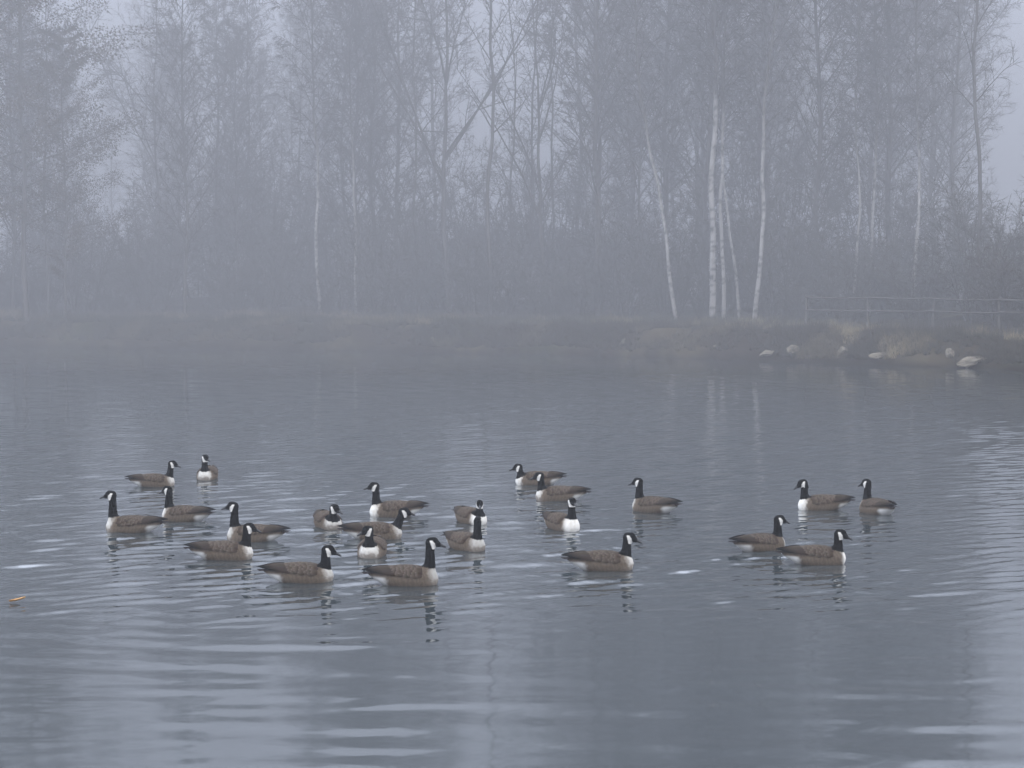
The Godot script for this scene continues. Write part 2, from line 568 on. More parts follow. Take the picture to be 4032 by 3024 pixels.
	# undergrowth
	var shrubs := [make_shrub(3.4, 16, 0.30, 9), make_shrub(4.4, 14, 0.22, 10), make_shrub(2.6, 20, 0.5, 9), make_shrub(3.8, 18, 0.4, 10)]
	var sc := {}
	var sl := []
	for k in 84:
		var row := k % 3
		var z0: float = [0.0, -4.0, -9.0][row] + rng.randf_range(-1.2, 1.2) - 6.5
		var x := -20.0 + 38.0 * ((k / 3) + rng.randf()) / 28.0
		var z: float = shore_z(x) + z0
		sl.append([x / -z, x, z, row])
	sl.sort_custom(func(a, b): return a[0] < b[0])
	for b in sl:
		var where := ""
		for zz in zones:
			if b[0] < zz[0]:
				where = zz[1].replace("behind", "below")
				break
		var key: String = where + str(b[3])
		var nth: int = sc.get(key, 0)
		sc[key] = nth + 1
		plant("shrub", shrubs[rng.randi() % 4], b[1], b[2], rng.randf() * TAU, rng.randf_range(0.6, 1.35) * [0.75, 1.0, 1.3][b[3]], "leafless shrub %s, %s from left, %s" % [where, ordinal(nth), ["front row", "middle row", "back row"][b[3]]], "shrub", "leafless shrubs under the trees")

# ---------------------------------------------------------------- bank: rocks, grass, fence
func make_rock(size: Vector3, sd: int) -> ArrayMesh:
	rng.seed = sd
	var s := SphereMesh.new()
	s.radial_segments = 22
	s.rings = 13
	s.radius = 1.0
	s.height = 2.0
	var a := s.get_mesh_arrays()
	var vs: PackedVector3Array = a[Mesh.ARRAY_VERTEX]
	var idx: PackedInt32Array = a[Mesh.ARRAY_INDEX]
	var cuts := []
	for k in 9:
		cuts.append([rv(1.0).normalized(), rng.randf_range(0.55, 0.85)])
	var st := SurfaceTool.new()
	st.begin(Mesh.PRIMITIVE_TRIANGLES)
	st.set_smooth_group(-1)
	for k in idx:
		var p := vs[k]
		for c in cuts:
			var over: float = p.dot(c[0]) - c[1]
			if over > 0.0:
				p -= c[0] * over
		p *= 1.0 + 0.30 * noise.get_noise_3d(p.x * 45.0 + sd * 9.0, p.y * 45.0, p.z * 45.0) + 0.12 * noise.get_noise_3d(p.x * 160.0, p.y * 160.0 + sd, p.z * 160.0)
		var tone := 0.8 + 0.5 * noise.get_noise_3d(p.x * 90.0, p.y * 90.0 + sd, p.z * 90.0)
		st.set_color(Color(0.23, 0.20, 0.15) * tone)
		st.add_vertex(p * size)
	st.generate_normals()
	var m := st.commit()
	m.surface_set_material(0, M["stone"])
	return m

func build_bank() -> void:
	# [x, out from waterline, y, size, tilt, label]
	var rocks := [
		[3.33, 0.55, 0.34, Vector3(0.20, 0.09, 0.18), 0.5, "small pale stone tilted on the bank below the thick dark trunk"],
		[-2.5, 0.5, 0.28, Vector3(0.20, 0.14, 0.2), 0.1, "faint grey stone on the bank left of centre"],
		[6.05, 0.45, 0.27, Vector3(0.14, 0.13, 0.14), 0.0, "small round stone on the bank below the stout white birch"],
		[8.15, 0.4, 0.28, Vector3(0.24, 0.15, 0.22), 0.0, "dull grey stone on the bank left of the first fence post"],
		[7.4, 0.2, 0.15, Vector3(0.26, 0.10, 0.22), 0.2, "low grey stone at the waterline left of the dull grey stone"],
		[9.4, 0.38, 0.26, Vector3(0.20, 0.15, 0.2), 0.0, "brownish stone on the bank under the first fence span"],
		[10.35, 0.28, 0.20, Vector3(0.36, 0.085, 0.28), 0.12, "flat pale slab at the waterline under the second fence post"],
		[12.02, 0.30, 0.27, Vector3(0.12, 0.22, 0.14), 0.15, "upright pale stone next to the largest slab on the right bank"],
		[12.5, 0.22, 0.16, Vector3(0.46, 0.13, 0.3), 0.22, "largest pale slab lying at the waterline on the right bank"],
	]
	var k := 0
	for r in rocks:
		k += 1
		var o := part("rock", make_rock(r[3], 100 + k), self)
		o.position = Vector3(r[0], r[2] + 0.05, shore_z(r[0]) - r[1] - 0.06)
		o.rotation = Vector3(0.15, k * 1.3, 0) if r[4] == 0.0 else Vector3(0.1, 0.2, r[4])
		tag(o, r[5], "rock", "stones along the far bank")
	# fence
	rng.seed = 31
	var f := thing("wooden_fence", Vector3(8.75, 0.85, -64.6))
	tag(f, "low post and rail fence of grey wood on top of the right bank", "fence")
	var spots := [Vector3(8.75, 0, -64.9), Vector3(10.5, 0, -64.2), Vector3(12.2, 0, -63.2), Vector3(13.85, 0, -61.9), Vector3(15.5, 0, -60.8)]
	var tops := []
	for s in spots:
		s.y = ground_h(s.x, s.z)
		var g := Geo.new()
		var w := 0.042
		var hgt: float = 1.86 - s.y - 0.03 * rng.randf()
		var q := limb(s - f.position - Vector3(0, 0.2, 0), Vector3(rng.randf_range(-0.03, 0.03), 1, 0), hgt + 0.2, 6, 0.006, 0.0)
		tube(g, q, taper(7, w, w * 0.85), 8)
		var top := g.add(q[6] + Vector3(0, 0.015, 0), Vector3.UP)
		for e in 8:
			g.tri(top, top - 8 + e, top - 8 + (e + 1) % 8)
		part("post", g.mesh(M["post wood"]), f)
		tops.append(s)
	for row in 2:
		for j in tops.size() - 1:
			var y: float = [1.80, 1.44][row]
			var a: Vector3 = Vector3(tops[j].x, y + rng.randf_range(-0.02, 0.02), tops[j].z + 0.05)
			var b: Vector3 = Vector3(tops[j + 1].x, y + rng.randf_range(-0.02, 0.02), tops[j + 1].z + 0.05)
			var g := Geo.new()
			var pts := PackedVector3Array()
			for e in 7:
				var t := e / 6.0
				pts.append(a.lerp(b, t * 1.03 - 0.015) - f.position + Vector3(0, -0.02 * sin(PI * t), 0.012 * row + 0.002 * j))
			tube(g, pts, taper(7, 0.028, 0.024), 6)
			part("rail", g.mesh(M["fence wood"]), f)
	# dry grass on the bank, too fine to count
	rng.seed = 8
	var tuft := Geo.new()
	for b in 16:
		var a := rng.randf() * TAU
		var d := Vector3(cos(a) * rng.randf_range(0.1, 0.8), 1.0, sin(a) * rng.randf_range(0.1, 0.8)).normalized()
		twig(tuft, Vector3(cos(a), 0, sin(a)) * rng.randf() * 0.06, d, rng.randf_range(0.10, 0.30), 0.007)
	var spots2 := []
	var tint := []
	var patches := FastNoiseLite.new()
	patches.seed = 21
	patches.frequency = 0.25
	while spots2.size() < 15000:
		var x := rng.randf_range(-24.0, 20.0)
		var back := pow(rng.randf(), 1.4) * 6.0
		var z := shore_z(x) - 0.25 - back
		var dens := patches.get_noise_2d(x, z * 2.0)
		if dens + 0.35 < rng.randf() * 0.9:
			continue
		var y := ground_h(x, z)
		if y < 0.03:
			continue
		var s := rng.randf_range(0.6, 1.4)
		var tilt := Vector3(rng.randf_range(-0.3, 0.3), rng.randf() * TAU, rng.randf_range(-0.3, 0.3))
		spots2.append(Transform3D(Basis.from_euler(tilt).scaled(Vector3(s, s * rng.randf_range(0.7, 1.3), s)), Vector3(x, y - 0.02, z)))
		var straw := smoothf(0.12, 0.5, patches.get_noise_2d(x * 1.3 + 70.0, z * 2.2 - 11.0) + 0.12 * rng.randf()) * (0.7 if back > 1.3 or x > 9.5 else 0.22)
		tint.append(Color(0.038, 0.033, 0.022).lerp(Color(0.27, 0.22, 0.13), straw) * rng.randf_range(0.75, 1.2))
	var mm := MultiMesh.new()
	mm.transform_format = MultiMesh.TRANSFORM_3D
	mm.use_colors = true
	mm.mesh = tuft.mesh(mat("grass blade", Color.WHITE, 0.9, true))
	mm.instance_count = spots2.size()
	for q in spots2.size():
		mm.set_instance_transform(q, spots2[q])
		mm.set_instance_color(q, tint[q])
	var mi := MultiMeshInstance3D.new()
	mi.name = "dry_grass"
	mi.multimesh = mm
	add_child(mi, true)
	tag(mi, "dry straw-coloured grass covering the far bank", "grass", "", "stuff")

# ---------------------------------------------------------------- geese
const BX := [-0.375, -0.35, -0.31, -0.25, -0.16, -0.05, 0.06, 0.14, 0.20, 0.24, 0.265, 0.28, 0.287]
const BW := [0.018, 0.035, 0.062, 0.095, 0.130, 0.148, 0.146, 0.134, 0.112, 0.086, 0.062, 0.036, 0.008]
const BT := [0.122, 0.130, 0.140, 0.152, 0.166, 0.174, 0.170, 0.158, 0.142, 0.122, 0.102, 0.080, 0.056]
const BB := [0.100, 0.080, 0.052, 0.014, -0.040, -0.080, -0.088, -0.080, -0.062, -0.042, -0.016, 0.012, 0.044]
var tab_w := PackedFloat32Array()
var tab_t := PackedFloat32Array()
var tab_b := PackedFloat32Array()

func body_tables() -> void:
	for k in 257:
		var x := lerpf(-0.375, 0.287, k / 256.0)
		var j := 0
		while j < BX.size() - 2 and x > BX[j + 1]:
			j += 1
		var t: float = clampf((x - BX[j]) / (BX[j + 1] - BX[j]), 0.0, 1.0)
		var j0 := maxi(j - 1, 0)
		var j3 := mini(j + 2, BX.size() - 1)
		tab_w.append(maxf(cubic_interpolate(BW[j], BW[j + 1], BW[j0], BW[j3], t), 0.006))
		tab_t.append(cubic_interpolate(BT[j], BT[j + 1], BT[j0], BT[j3], t))
		tab_b.append(cubic_interpolate(BB[j], BB[j + 1], BB[j0], BB[j3], t))

func section(x: float) -> Vector3:
	var k := int(clampf((x + 0.375) / 0.662, 0.0, 1.0) * 256.0)
	return Vector3(tab_w[k], tab_t[k], tab_b[k])

func body_field(p: Vector3) -> float:
	var s := section(p.x)
	var h := (s.y - s.z) * 0.5
	var y := (p.y - (s.y + s.z) * 0.5) / h
	var z := p.z / s.x
	var f := (sqrt(y * y + z * z) - 1.0) * minf(h, s.x)
	if p.x > 0.287:
		f = maxf(f, 0.0) + p.x - 0.287
	elif p.x < -0.375:
		f = maxf(f, 0.0) - p.x - 0.375
	return f

func on_body(x: float, th: float, out: float) -> Vector3:
	var s := section(x)
	var h := (s.y - s.z) * 0.5
	return Vector3(x, (s.y + s.z) * 0.5 + (h + out) * cos(th), (s.x + out) * sin(th))

func cone_d(p: Vector3, a: Vector3, b: Vector3, ra: float, rb: float) -> float:
	var ab := b - a
	var t := clampf((p - a).dot(ab) / ab.length_squared(), 0.0, 1.0)
	return (p - a - ab * t).length() - lerpf(ra, rb, t)

func smin(a: float, b: float, k: float) -> float:
	var h := maxf(k - absf(a - b), 0.0) / k
	return minf(a, b) - h * h * k * 0.25

# surface nets over a sampled field
func nets(f: PackedFloat32Array, o: Vector3, n: Vector3i, cell: float, g: Geo, paint: Callable) -> void:
	var idx := PackedInt32Array()
	idx.resize(n.x * n.y * n.z)
	idx.fill(-1)
	var sx := 1
	var sy := n.x
	var sz := n.x * n.y
	var corner := PackedInt32Array([0, sx, sy, sx + sy, sz, sx + sz, sy + sz, sx + sy + sz])
	var pos := [Vector3(0, 0, 0), Vector3(1, 0, 0), Vector3(0, 1, 0), Vector3(1, 1, 0), Vector3(0, 0, 1), Vector3(1, 0, 1), Vector3(0, 1, 1), Vector3(1, 1, 1)]
	var edges := PackedInt32Array([0, 1, 2, 3, 4, 5, 6, 7, 0, 2, 1, 3, 4, 6, 5, 7, 0, 4, 1, 5, 2, 6, 3, 7])
	var lim := cell * 6.0
	for z in n.z - 1:
		for y in n.y - 1:
			var row := z * sz + y * sy
			for x in n.x - 1:
				var b := row + x
				if absf(f[b]) > lim:
					continue
				var inside := 0
				for c in corner:
					if f[b + c] < 0.0:
						inside += 1
				if inside == 0 or inside == 8:
					continue
				var sum := Vector3.ZERO
				var cnt := 0
				for e in 12:
					var c0 := edges[e * 2]
					var c1 := edges[e * 2 + 1]
					var a0 := f[b + corner[c0]]
					var a1 := f[b + corner[c1]]
					if (a0 < 0.0) != (a1 < 0.0):
						sum += pos[c0].lerp(pos[c1], a0 / (a0 - a1))
						cnt += 1
				var q := sum / cnt
				var gr := Vector3(f[b + sx] + f[b + sx + sy] + f[b + sx + sz] + f[b + sx + sy + sz] - f[b] - f[b + sy] - f[b + sz] - f[b + sy + sz],
					f[b + sy] + f[b + sx + sy] + f[b + sy + sz] + f[b + sx + sy + sz] - f[b] - f[b + sx] - f[b + sz] - f[b + sx + sz],
					f[b + sz] + f[b + sx + sz] + f[b + sy + sz] + f[b + sx + sy + sz] - f[b] - f[b + sx] - f[b + sy] - f[b + sx + sy]).normalized()
				var p := o + (Vector3(x, y, z) + q) * cell
				idx[b] = g.add(p, gr, paint.call(p))
	for z in range(1, n.z - 1):
		for y in range(1, n.y - 1):
			var row := z * sz + y * sy
			for x in range(1, n.x - 1):
				var b := row + x
				if absf(f[b]) > lim:
					continue
				var s0 := f[b] < 0.0
				for ax in 3:
					var st: int = [sx, sy, sz][ax]
					if s0 == (f[b + st] < 0.0):
						continue
					var u: int = [sy, sz, sx][ax]
					var w: int = [sz, sx, sy][ax]
					var a := idx[b]
					var c := idx[b - u]
					var d := idx[b - u - w]
					var e := idx[b - w]
					if a < 0 or c < 0 or d < 0 or e < 0:
						continue
					if s0:
						g.quad(a, e, d, c)
					else:
						g.quad(a, c, d, e)

const CELL := 0.010
var body_grid := PackedFloat32Array()
const GN := Vector3i(82, 66, 36)
const GO := Vector3(-0.40, -0.115, -0.175)

func grain(p: Vector3) -> float:
	return noise.get_noise_3d(p.x * 900.0, p.y * 900.0, p.z * 900.0)

func goose_body(neck: PackedVector3Array, head: Transform3D, head_geo: Geo, pale: float, bright: float) -> Geo:
	var f := body_grid.duplicate()
	var lo := neck[0]
	var hi := neck[0]
	for p in neck:
		lo = lo.min(p)
		hi = hi.max(p)
	var i0 := Vector3i(((lo - Vector3.ONE * 0.16 - GO) / CELL).max(Vector3.ZERO))
	var i1 := Vector3i(((hi + Vector3.ONE * 0.12 - GO) / CELL).min(Vector3(GN - Vector3i.ONE)))
	var rad := PackedFloat32Array([0.088, 0.070, 0.056, 0.048, 0.044, 0.041, 0.039])
	for z in range(i0.z, i1.z + 1):
		for y in range(i0.y, i1.y + 1):
			for x in range(i0.x, i1.x + 1):
				var p := GO + Vector3(x, y, z) * CELL
				var d := 1.0
				for k in neck.size() - 1:
					d = minf(d, cone_d(p, neck[k], neck[k + 1], rad[k], rad[k + 1]))
				var at := x + GN.x * (y + GN.y * z)
				f[at] = smin(f[at], d, 0.05)
	var collar := neck[2].lerp(neck[1], 0.25)
	var up := (neck[3] - neck[1]).normalized()
	var paint := func(p: Vector3) -> Color:
		var n1 := grain(p)
		var over := (p - collar).dot(up)
		if over > 0.004 * n1 and p.x > 0.05:
			return Color(0.006, 0.0055, 0.006)
		var bars := 0.5 + 0.5 * sin(p.x * 150.0 + p.y * 60.0 + 5.0 * n1)
		var flank := Color(0.112, 0.088, 0.066).lerp(Color(0.064, 0.048, 0.035), bars * 0.6)
		var breast := (Color(0.74, 0.72, 0.67).lerp(Color(0.56, 0.52, 0.45), 0.5 + 0.8 * n1)) * bright
		var col := flank.lerp(breast, smoothf(0.15, 0.232, p.x - pale + 0.035 * n1 - 0.25 * maxf(p.y - 0.1, 0.0) - 0.55 * maxf(absf(p.z) - 0.062, 0.0) - 0.4 * maxf(0.02 - p.y, 0.0)))
		# on duller-breasted birds the colour turns browner towards the waterline, with a ragged edge
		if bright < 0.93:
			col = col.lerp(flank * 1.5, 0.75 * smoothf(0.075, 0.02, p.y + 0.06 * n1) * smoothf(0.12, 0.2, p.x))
		# pale belly and white under the tail
		col = col.lerp(Color(0.50, 0.49, 0.46), smoothf(-0.175, -0.235, p.x + 0.6 * maxf(p.y - 0.06, 0.0) + 0.015 * n1) * smoothf(0.095, 0.065, p.y))
		if p.x < 0.12:
			col = col.lerp(Color(0.040, 0.032, 0.026), smoothf(0.085, 0.125, p.y + 0.01 * n1))
		if p.x < -0.24 and p.y > 0.115:
			col = Color(0.02, 0.018, 0.017)
		return col
	var g := Geo.new()
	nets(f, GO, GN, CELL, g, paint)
	g.append_from(head_geo, head)
	return g

func make_head() -> Geo:
	var cell := 0.0045
	var o := Vector3(-0.055, -0.06, -0.05)
	var n := Vector3i(32, 28, 24)
	var f := PackedFloat32Array()
	f.resize(n.x * n.y * n.z)
	for z in n.z:
		for y in n.y:
			for x in n.x:
				var p := o + Vector3(x, y, z) * cell
				var d := cone_d(p, Vector3(0, -0.04, 0), Vector3(0.0, 0.0, 0), 0.0385, 0.037)
				var q := Vector3(p.x, p.y, p.z * 1.12)
				d = smin(d, cone_d(q, Vector3(0.000, 0.013, 0), Vector3(0.026, 0.018, 0), 0.038, 0.037), 0.02)
				d = smin(d, cone_d(q, Vector3(0.03, 0.010, 0), Vector3(0.070, -0.006, 0), 0.032, 0.021), 0.02)
				f[x + n.x * (y + n.y * z)] = d
	var paint := func(p: Vector3) -> Color:
		# the white chinstrap runs from behind the eye under the chin
		var back := 0.003 - 0.40 * (p.y - 0.005)
		var wide := 0.030 - 0.55 * maxf(p.y - 0.008, 0.0)
		if p.y < 0.029 and p.y > -0.040 and p.x > back - 0.006 and p.x < back + wide and (absf(p.z) > 0.010 or p.y < -0.012):
			return Color(0.60, 0.58, 0.53)
		return Color(0.006, 0.0055, 0.006)
	var g := Geo.new()
	nets(f, o, n, cell, g, paint)
	return g

func make_bill() -> ArrayMesh:
	var g := Geo.new()
	var rings := [[0.066, -0.001, 0.0195, 0.016], [0.080, -0.006, 0.0165, 0.015], [0.096, -0.012, 0.0125, 0.014], [0.110, -0.018, 0.010, 0.013], [0.122, -0.022, 0.0085, 0.011], [0.129, -0.025, 0.004, 0.005]]
	for r in rings:
		for s in 10:
			var a := TAU * s / 10.0
			g.add(Vector3(r[0], r[1] + r[2] * sin(a), r[3] * cos(a)), Vector3(0.2, sin(a), cos(a)).normalized(), Color(0.005, 0.005, 0.005))
	for k in rings.size() - 1:
		for s in 10:
			var s2 := (s + 1) % 10
			g.quad(k * 10 + s, k * 10 + s2, (k + 1) * 10 + s2, (k + 1) * 10 + s)
	return g.mesh(M["bill"])

func patch(g: Geo, rows: Array, cols: Array) -> void:
	# rows of equal length; normals from neighbours
	var b := g.v.size()
	var w: int = rows[0].size()
	for r in rows.size():
		for c in w:
			var dx: Vector3 = rows[r][mini(c + 1, w - 1)] - rows[r][maxi(c - 1, 0)]
			var dy: Vector3 = rows[mini(r + 1, rows.size() - 1)][c] - rows[maxi(r - 1, 0)][c]
			var nn := dy.cross(dx).normalized()
			if nn.dot(rows[r][c] - Vector3(rows[r][c].x, 0.03, 0.0)) < 0.0:
				nn = -nn
			g.add(rows[r][c], nn, cols[r])
	for r in rows.size() - 1:
		for c in w - 1:
			g.quad(b + r * w + c, b + r * w + c + 1, b + (r + 1) * w + c + 1, b + (r + 1) * w + c)

func make_wing(side: float, sd: int) -> ArrayMesh:
	rng.seed = sd
	var g := Geo.new()
	# shell under the feathers
	var rows := []
	var cols := []
	for k in 9:
		var x := lerpf(0.135, -0.33, k / 8.0)
		var low := lerpf(1.25, 1.05, k / 8.0) if k < 7 else 0.9
		if k == 0:
			low = 0.95
		var row := []
		for j in 7:
			row.append(on_body(x, side * lerpf(0.04, low, j / 6.0), 0.006))
		rows.append(row)
		cols.append(Color(0.034, 0.027, 0.022))
	patch(g, rows, cols)
	# overlapping feathers, front rows on top of nothing, rear ones tucked under
	for k in 11:
		var x := lerpf(-0.24, 0.125, k / 10.0)
		var low := lerpf(1.08, 1.30, k / 10.0)
		var cnt := 6
		for j in cnt:
			var th := side * (lerpf(0.08, low, (j + (0.5 if k % 2 else 0.0)) / cnt) + rng.randf_range(-0.03, 0.03))
			var len := rng.randf_range(0.062, 0.078)
			var tone := rng.randf_range(0.7, 1.25)
			var jit := 0.012 + rng.randf_range(-0.014, 0.014)
			var base := Color(0.044, 0.032, 0.024) * tone
			var fr := []
			var fc := []
			for e in 5:
				var t := e / 4.0
				var xx := x + jit - len * t
				var wid: float = [0.10, 0.155, 0.17, 0.145, 0.06][e]
				var out := 0.007 + 0.0065 * t
				fr.append([on_body(xx, th - wid, out - 0.002), on_body(xx, th, out + 0.002), on_body(xx, th + wid, out - 0.002)])
				fc.append(base.lerp(Color(0.115, 0.095, 0.075), [0.0, 0.0, 0.05, 0.35, 0.85][e]))
			patch(g, fr, fc)
	# long flight feathers, dark, meeting over the tail
	for k in 6:
		var th := side * lerpf(1.0, 0.25, k / 5.0)
		var a := on_body(-0.13 - 0.012 * k, th, 0.010 + 0.002 * k)
		var tip := Vector3(-0.33 - 0.020 * k, 0.126 + 0.004 * k, side * (0.050 - 0.007 * k))
		var fr := []
		var fc := []
		for e in 6:
			var t := e / 5.0
			var p := a.lerp(tip, t) + Vector3(0, 0.006 * sin(PI * t), side * 0.02 * sin(PI * t))
			var wid: float = [0.020, 0.026, 0.024, 0.020, 0.014, 0.003][e]
			fr.append([p + Vector3(0, -wid * 0.8, side * wid * 0.5), p + Vector3(0, 0.003, 0), p + Vector3(0, wid * 0.3, -side * wid * 0.8)])
			fc.append((Color(0.038, 0.030, 0.024) * (0.75 + 0.12 * k)).lerp(Color(0.009, 0.008, 0.008), smoothf(0.40, 0.85, t)))
		patch(g, fr, fc)
	return g.mesh(M["plumage"])

func make_tail() -> ArrayMesh:
	var g := Geo.new()
	for k in 9:
		var a := (k - 4) / 4.0
		var root := Vector3(-0.33, 0.118 - 0.008 * absf(a), 0.030 * a)
		var tip := Vector3(-0.435 + 0.022 * absf(a), 0.116 - 0.012 * absf(a), 0.062 * a)
		var side := Vector3(0.1, 0, 1).normalized()
		var fr := []
		var fc := []
		for e in 4:
			var t := e / 3.0
			var p := root.lerp(tip, t) + Vector3(0, 0.001 * k, 0)
			var wid: float = [0.010, 0.014, 0.013, 0.005][e]
			fr.append([p - side * wid, p + Vector3(0, 0.003, 0), p + side * wid])
			fc.append(Color(0.016, 0.014, 0.014))
		patch(g, fr, fc)
	return g.mesh(M["plumage"])

func geese_list() -> Array:
	# x, z, heading (degrees, 0 = right, -90 = towards us, 180 = left), size, top of head (m), neck forward, head turn (degrees), head tilt, label
	return [
		[-4.85, -29.43, 8, 0.93, 0.345, 0.045, -8, -16, "goose far left in the back, facing right with its neck drawn down"],
		[-4.27, -30.39, -93, 0.95, 0.355, 0.0, 45, -6, "farthest goose on the left, breast to us with its head turned right"],
		[-4.34, -24.65, 176, 1.0, 0.463, 0.015, 0, -6, "leftmost goose, facing left with a tall upright neck"],
		[-3.89, -25.68, 160, 0.98, 0.40, 0.01, -8, -14, "goose facing left behind the leftmost tall-necked goose"],
		[-2.86, -23.86, 172, 1.0, 0.425, 0.01, 0, -5, "goose facing left, partly hidden by a right-facing goose in front"],
		[-2.98, -22.49, 4, 1.0, 0.365, 0.035, 5, -14, "goose facing right in front of a left-facing goose, left of centre"],
		[-2.13, -25.07, -68, 0.98, 0.285, 0.02, 32, -18, "low-necked goose turned three-quarters to us, white breast, head right"],
		[-1.43, -26.13, 187, 1.0, 0.405, 0.02, 0, -4, "goose facing left at the back centre, pale breast, behind three others"],
		[-1.51, -24.06, 8, 1.0, 0.335, 0.10, 0, -6, "goose stretching its neck forward to the right, white rump showing"],
		[-1.47, -22.73, -95, 1.0, 0.335, 0.005, -52, -12, "goose coming straight at us with its head turned left"],
		[-2.02, -20.91, 3, 1.02, 0.35, 0.025, 4, -18, "front goose facing right with a bent-down bill, left of the largest one"],
		[-1.0, -20.73, 4, 1.02, 0.447, 0.02, 2, -9, "largest front goose facing right, neck upright with a long reflection"],
		[-0.48, -25.5, -60, 0.95, 0.285, 0.02, -28, -14, "goose right of centre facing us over its bright white breast"],
		[-0.49, -23.23, -52, 0.95, 0.36, 0.015, 135, 0, "goose with its head turned away, in front of the white-breasted one"],
		[0.33, -29.66, 182, 0.98, 0.28, 0.04, -8, -14, "rearmost goose of the overlapping pair, facing left"],
		[0.59, -27.78, 176, 1.0, 0.355, 0.03, 0, -14, "goose facing left in front of the rearmost goose of the pair"],
		[0.58, -24.9, -58, 0.97, 0.375, 0.0, -8, -6, "goose with upright neck and round white breast, half turned to us"],
		[1.73, -26.59, 142, 1.0, 0.395, 0.01, 12, -10, "lone goose facing left in the open water right of centre"],
		[0.93, -21.73, 6, 1.02, 0.365, 0.035, -12, -18, "front goose facing right, alone right of centre"],
		[3.82, -26.78, 185, 1.0, 0.375, 0.02, 0, -34, "goose at the right facing left with its head bowed"],
		[4.44, -26.4, 114, 1.0, 0.395, 0.0, 22, -14, "rightmost goose, seen from behind its shoulder, facing left"],
		[2.67, -23.12, 28, 0.98, 0.36, 0.015, -10, -12, "goose at the right facing right, behind another right-facing goose"],
		[3.13, -22.15, 2, 1.0, 0.345, 0.02, -12, -20, "front goose at the far right facing right with white breast"],
	]

func build_geese() -> void:
	body_tables()
	body_grid.resize(GN.x * GN.y * GN.z)
	for z in GN.z:
		for y in GN.y:
			for x in GN.x:
				body_grid[x + GN.x * (y + GN.y * z)] = body_field(GO + Vector3(x, y, z) * CELL)
	var head := make_head()
	var bill := make_bill()
	var wings := [[make_wing(1.0, 3), make_wing(-1.0, 4)], [make_wing(1.0, 5), make_wing(-1.0, 6)]]
	var tail := make_tail()
	var eye := SphereMesh.new()
	eye.radius = 0.0045
	eye.height = 0.009
	eye.radial_segments = 8
	eye.rings = 4
	eye.material = M["eye"]
	var k := 0
	for d in geese_list():
		var o := thing("goose", Vector3(d[0], 0.0, d[1]), deg_to_rad(d[2]))
		o.scale = Vector3.ONE * d[3]
		var ny: float = d[4] / d[3] - 0.056
		var fwd: float = d[5]
		var p0 := Vector3(0.160, 0.055, 0)
		var p3 := Vector3(0.195 + fwd, ny, 0)
		var p1 := Vector3(0.235 + fwd * 0.3, lerpf(0.055, ny, 0.38), 0)
		var p2 := Vector3(0.180 + fwd * 0.75, lerpf(0.055, ny, 0.70), 0)
		var neck := PackedVector3Array()
		for j in 7:
			var t := j / 6.0
			neck.append(p0.bezier_interpolate(p1, p2, p3, t))
		var hb := Basis.from_euler(Vector3(0, deg_to_rad(d[6]), 0)) * Basis.from_euler(Vector3(0, 0, deg_to_rad(d[7] * 0.6 + 3.0)))
		var ht := Transform3D(hb.scaled(Vector3.ONE * 1.14), p3)
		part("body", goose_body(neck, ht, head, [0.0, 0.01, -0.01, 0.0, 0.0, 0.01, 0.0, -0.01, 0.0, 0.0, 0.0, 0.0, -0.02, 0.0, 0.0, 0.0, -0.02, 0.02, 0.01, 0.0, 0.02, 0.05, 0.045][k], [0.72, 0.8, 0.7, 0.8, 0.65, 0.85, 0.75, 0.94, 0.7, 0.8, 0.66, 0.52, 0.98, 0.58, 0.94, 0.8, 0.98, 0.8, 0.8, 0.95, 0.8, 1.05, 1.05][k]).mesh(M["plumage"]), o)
		for w in wings[k % 2]:
			part("wing", w, o)
		part("tail", tail, o)
		part("bill", bill, o).transform = ht
		for s in [-1.0, 1.0]:
			part("eye", eye, o).transform = ht * Transform3D(Basis(), Vector3(0.040, 0.016, s * 0.0255))
		tag(o, d[8], "goose", "geese swimming in a flock on the foggy pond")
		k += 1

func build_leaf() -> void:
	var o := thing("floating_leaf", Vector3(-4.5, 0.004, -19.66), 0.25)
	var g := Geo.new()
	var rows := []
	var cols := []
	for k in 9:
		var t := k / 8.0
		var wid := 0.038 * pow(sin(PI * clampf(t * 0.96 + 0.03, 0.0, 1.0)), 0.8) * (1.0 + 0.18 * sin(k * 2.4))
		var x := lerpf(-0.075, 0.070, t)
		var y := 0.008 + 0.030 * t * t
		rows.append([Vector3(x, y + 0.012, -wid), Vector3(x, y - 0.002, -wid * 0.45), Vector3(x, y - 0.004, 0), Vector3(x, y, wid * 0.45), Vector3(x, y + 0.014, wid)])
		cols.append(Color(0.36, 0.17, 0.05).lerp(Color(0.52, 0.31, 0.12), t))
	patch(g, rows, cols)
	part("blade", g.mesh(M["fallen leaf"]), o)
	var s := Geo.new()
	tube(s, PackedVector3Array([Vector3(-0.072, 0.008, 0), Vector3(-0.092, 0.004, 0.005), Vector3(-0.112, 0.010, 0.012)]), PackedFloat32Array([0.003, 0.0025, 0.002]), 5)
	part("stalk", s.mesh(M["twig wood"]), o)
	tag(o, "curled brown leaf floating on the water at the left edge", "leaf")

func mist(at: Vector3, size: Vector3, density: float, label: String) -> void:
	var f := FogVolume.new()
	f.name = numbered("mist")
	f.shape = RenderingServer.FOG_VOLUME_SHAPE_ELLIPSOID
	f.size = size
	var m := FogMaterial.new()
	m.density = density
	m.albedo = Color(0.945, 0.95, 0.97)
	f.material = m
	add_child(f)
	f.position = at
	tag(f, label, "mist", "", "stuff")

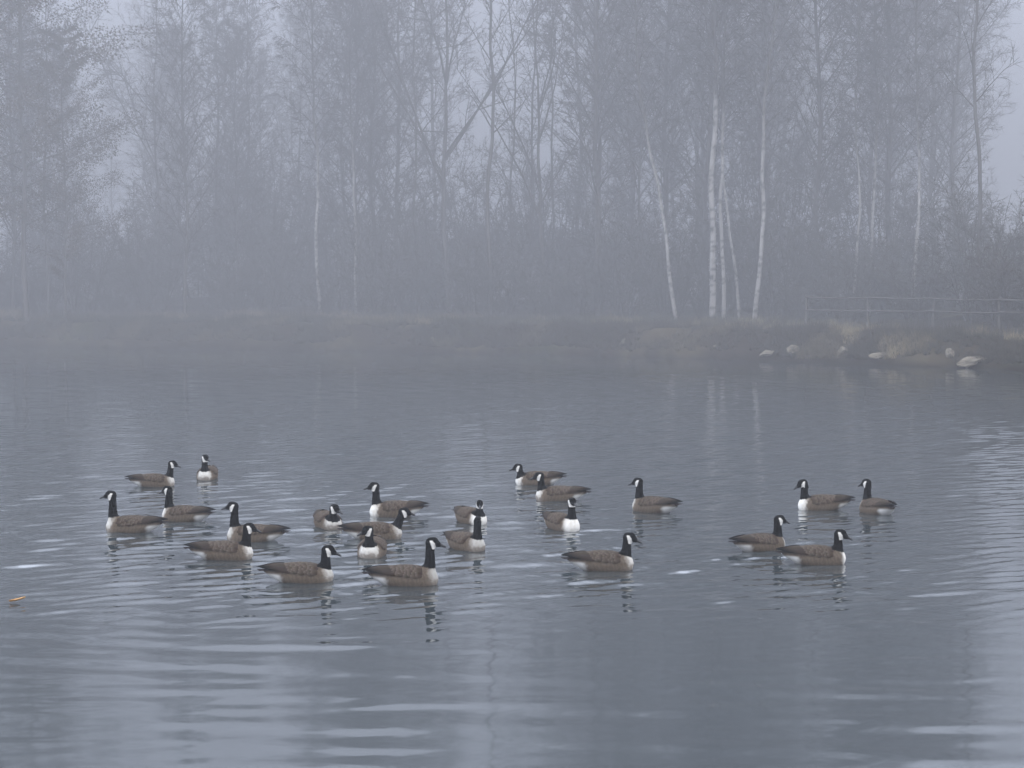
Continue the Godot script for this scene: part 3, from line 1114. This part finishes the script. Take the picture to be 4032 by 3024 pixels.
func _ready() -> void:
	# ---- camera
	var cam := Camera3D.new()
	cam.name = "camera"
	cam.fov = 20.0
	cam.near = 0.1
	cam.far = 900.0
	add_child(cam)
	cam.position = Vector3(0, 3.2, 0)
	cam.rotation_degrees = Vector3(-3.52, 0, 0)
	cam.current = true
	# ---- sky, fog, exposure
	var sky := ProceduralSkyMaterial.new()
	sky.sky_top_color = Color(0.812, 0.845, 0.912)
	sky.sky_horizon_color = Color(0.69, 0.71, 0.77)
	sky.sky_curve = 0.25
	sky.ground_bottom_color = Color(0.25, 0.26, 0.28)
	sky.ground_horizon_color = Color(0.5, 0.53, 0.58)
	sky.sky_energy_multiplier = 1.5
	var env := Environment.new()
	env.background_mode = Environment.BG_SKY
	env.sky = Sky.new()
	env.sky.sky_material = sky
	env.tonemap_mode = Environment.TONE_MAPPER_LINEAR
	env.tonemap_exposure = 2.14
	env.fog_enabled = true
	env.fog_density = 0.0018
	env.fog_light_color = Color(0.945, 0.95, 0.97)
	env.volumetric_fog_enabled = true
	env.volumetric_fog_density = 0.0
	env.sdfgi_enabled = true
	env.ssao_enabled = true
	env.ssil_enabled = true
	var we := WorldEnvironment.new()
	we.name = "world_environment"
	we.environment = env
	add_child(we)
	# ---- the hidden sun: a broad soft glow through cloud
	var sun := DirectionalLight3D.new()
	sun.name = "sun"
	sun.light_energy = 0.2
	sun.light_angular_distance = 40.0
	sun.light_color = Color(1.0, 0.98, 0.95)
	sun.shadow_enabled = true
	add_child(sun)
	sun.rotation_degrees = Vector3(-60, 25, 0)

	noise.seed = 11
	noise.frequency = 0.02
	noise.fractal_octaves = 3
	mat("birch bark", Color.WHITE, 0.8, true)
	mat("dark bark", lin(0.085, 0.075, 0.067), 0.95)
	mat("twig wood", lin(0.066, 0.056, 0.050), 0.9)
	mat("shrub twig", lin(0.070, 0.062, 0.050), 0.9)
	mat("withered leaf", lin(0.085, 0.062, 0.042), 0.8, true)
	mat("stone", Color.WHITE, 0.85, true)
	mat("fence wood", lin(0.07, 0.063, 0.055), 0.9)
	mat("post wood", lin(0.095, 0.088, 0.078), 0.9)
	mat("plumage", Color.WHITE, 0.8, true).metallic_specular = 0.15
	mat("bill", lin(0.008, 0.008, 0.008), 0.6)
	mat("eye", lin(0.010, 0.008, 0.007), 0.15)
	mat("fallen leaf", Color.WHITE, 0.7, true)

	# ---- mist that lies over the far water and the wood
	mist(Vector3(0, 2, -118), Vector3(260, 76, 124), 0.0265, "grey mist over the far half of the pond and the wood")
	# ---- setting
	build_ground()
	var spots := []
	for d in geese_list():
		spots.append(Vector3(d[0], deg_to_rad(d[2]), d[1]))
	build_water(spots)
	build_trees()
	build_bank()
	# ---- things on the water
	build_geese()
	build_leaf()
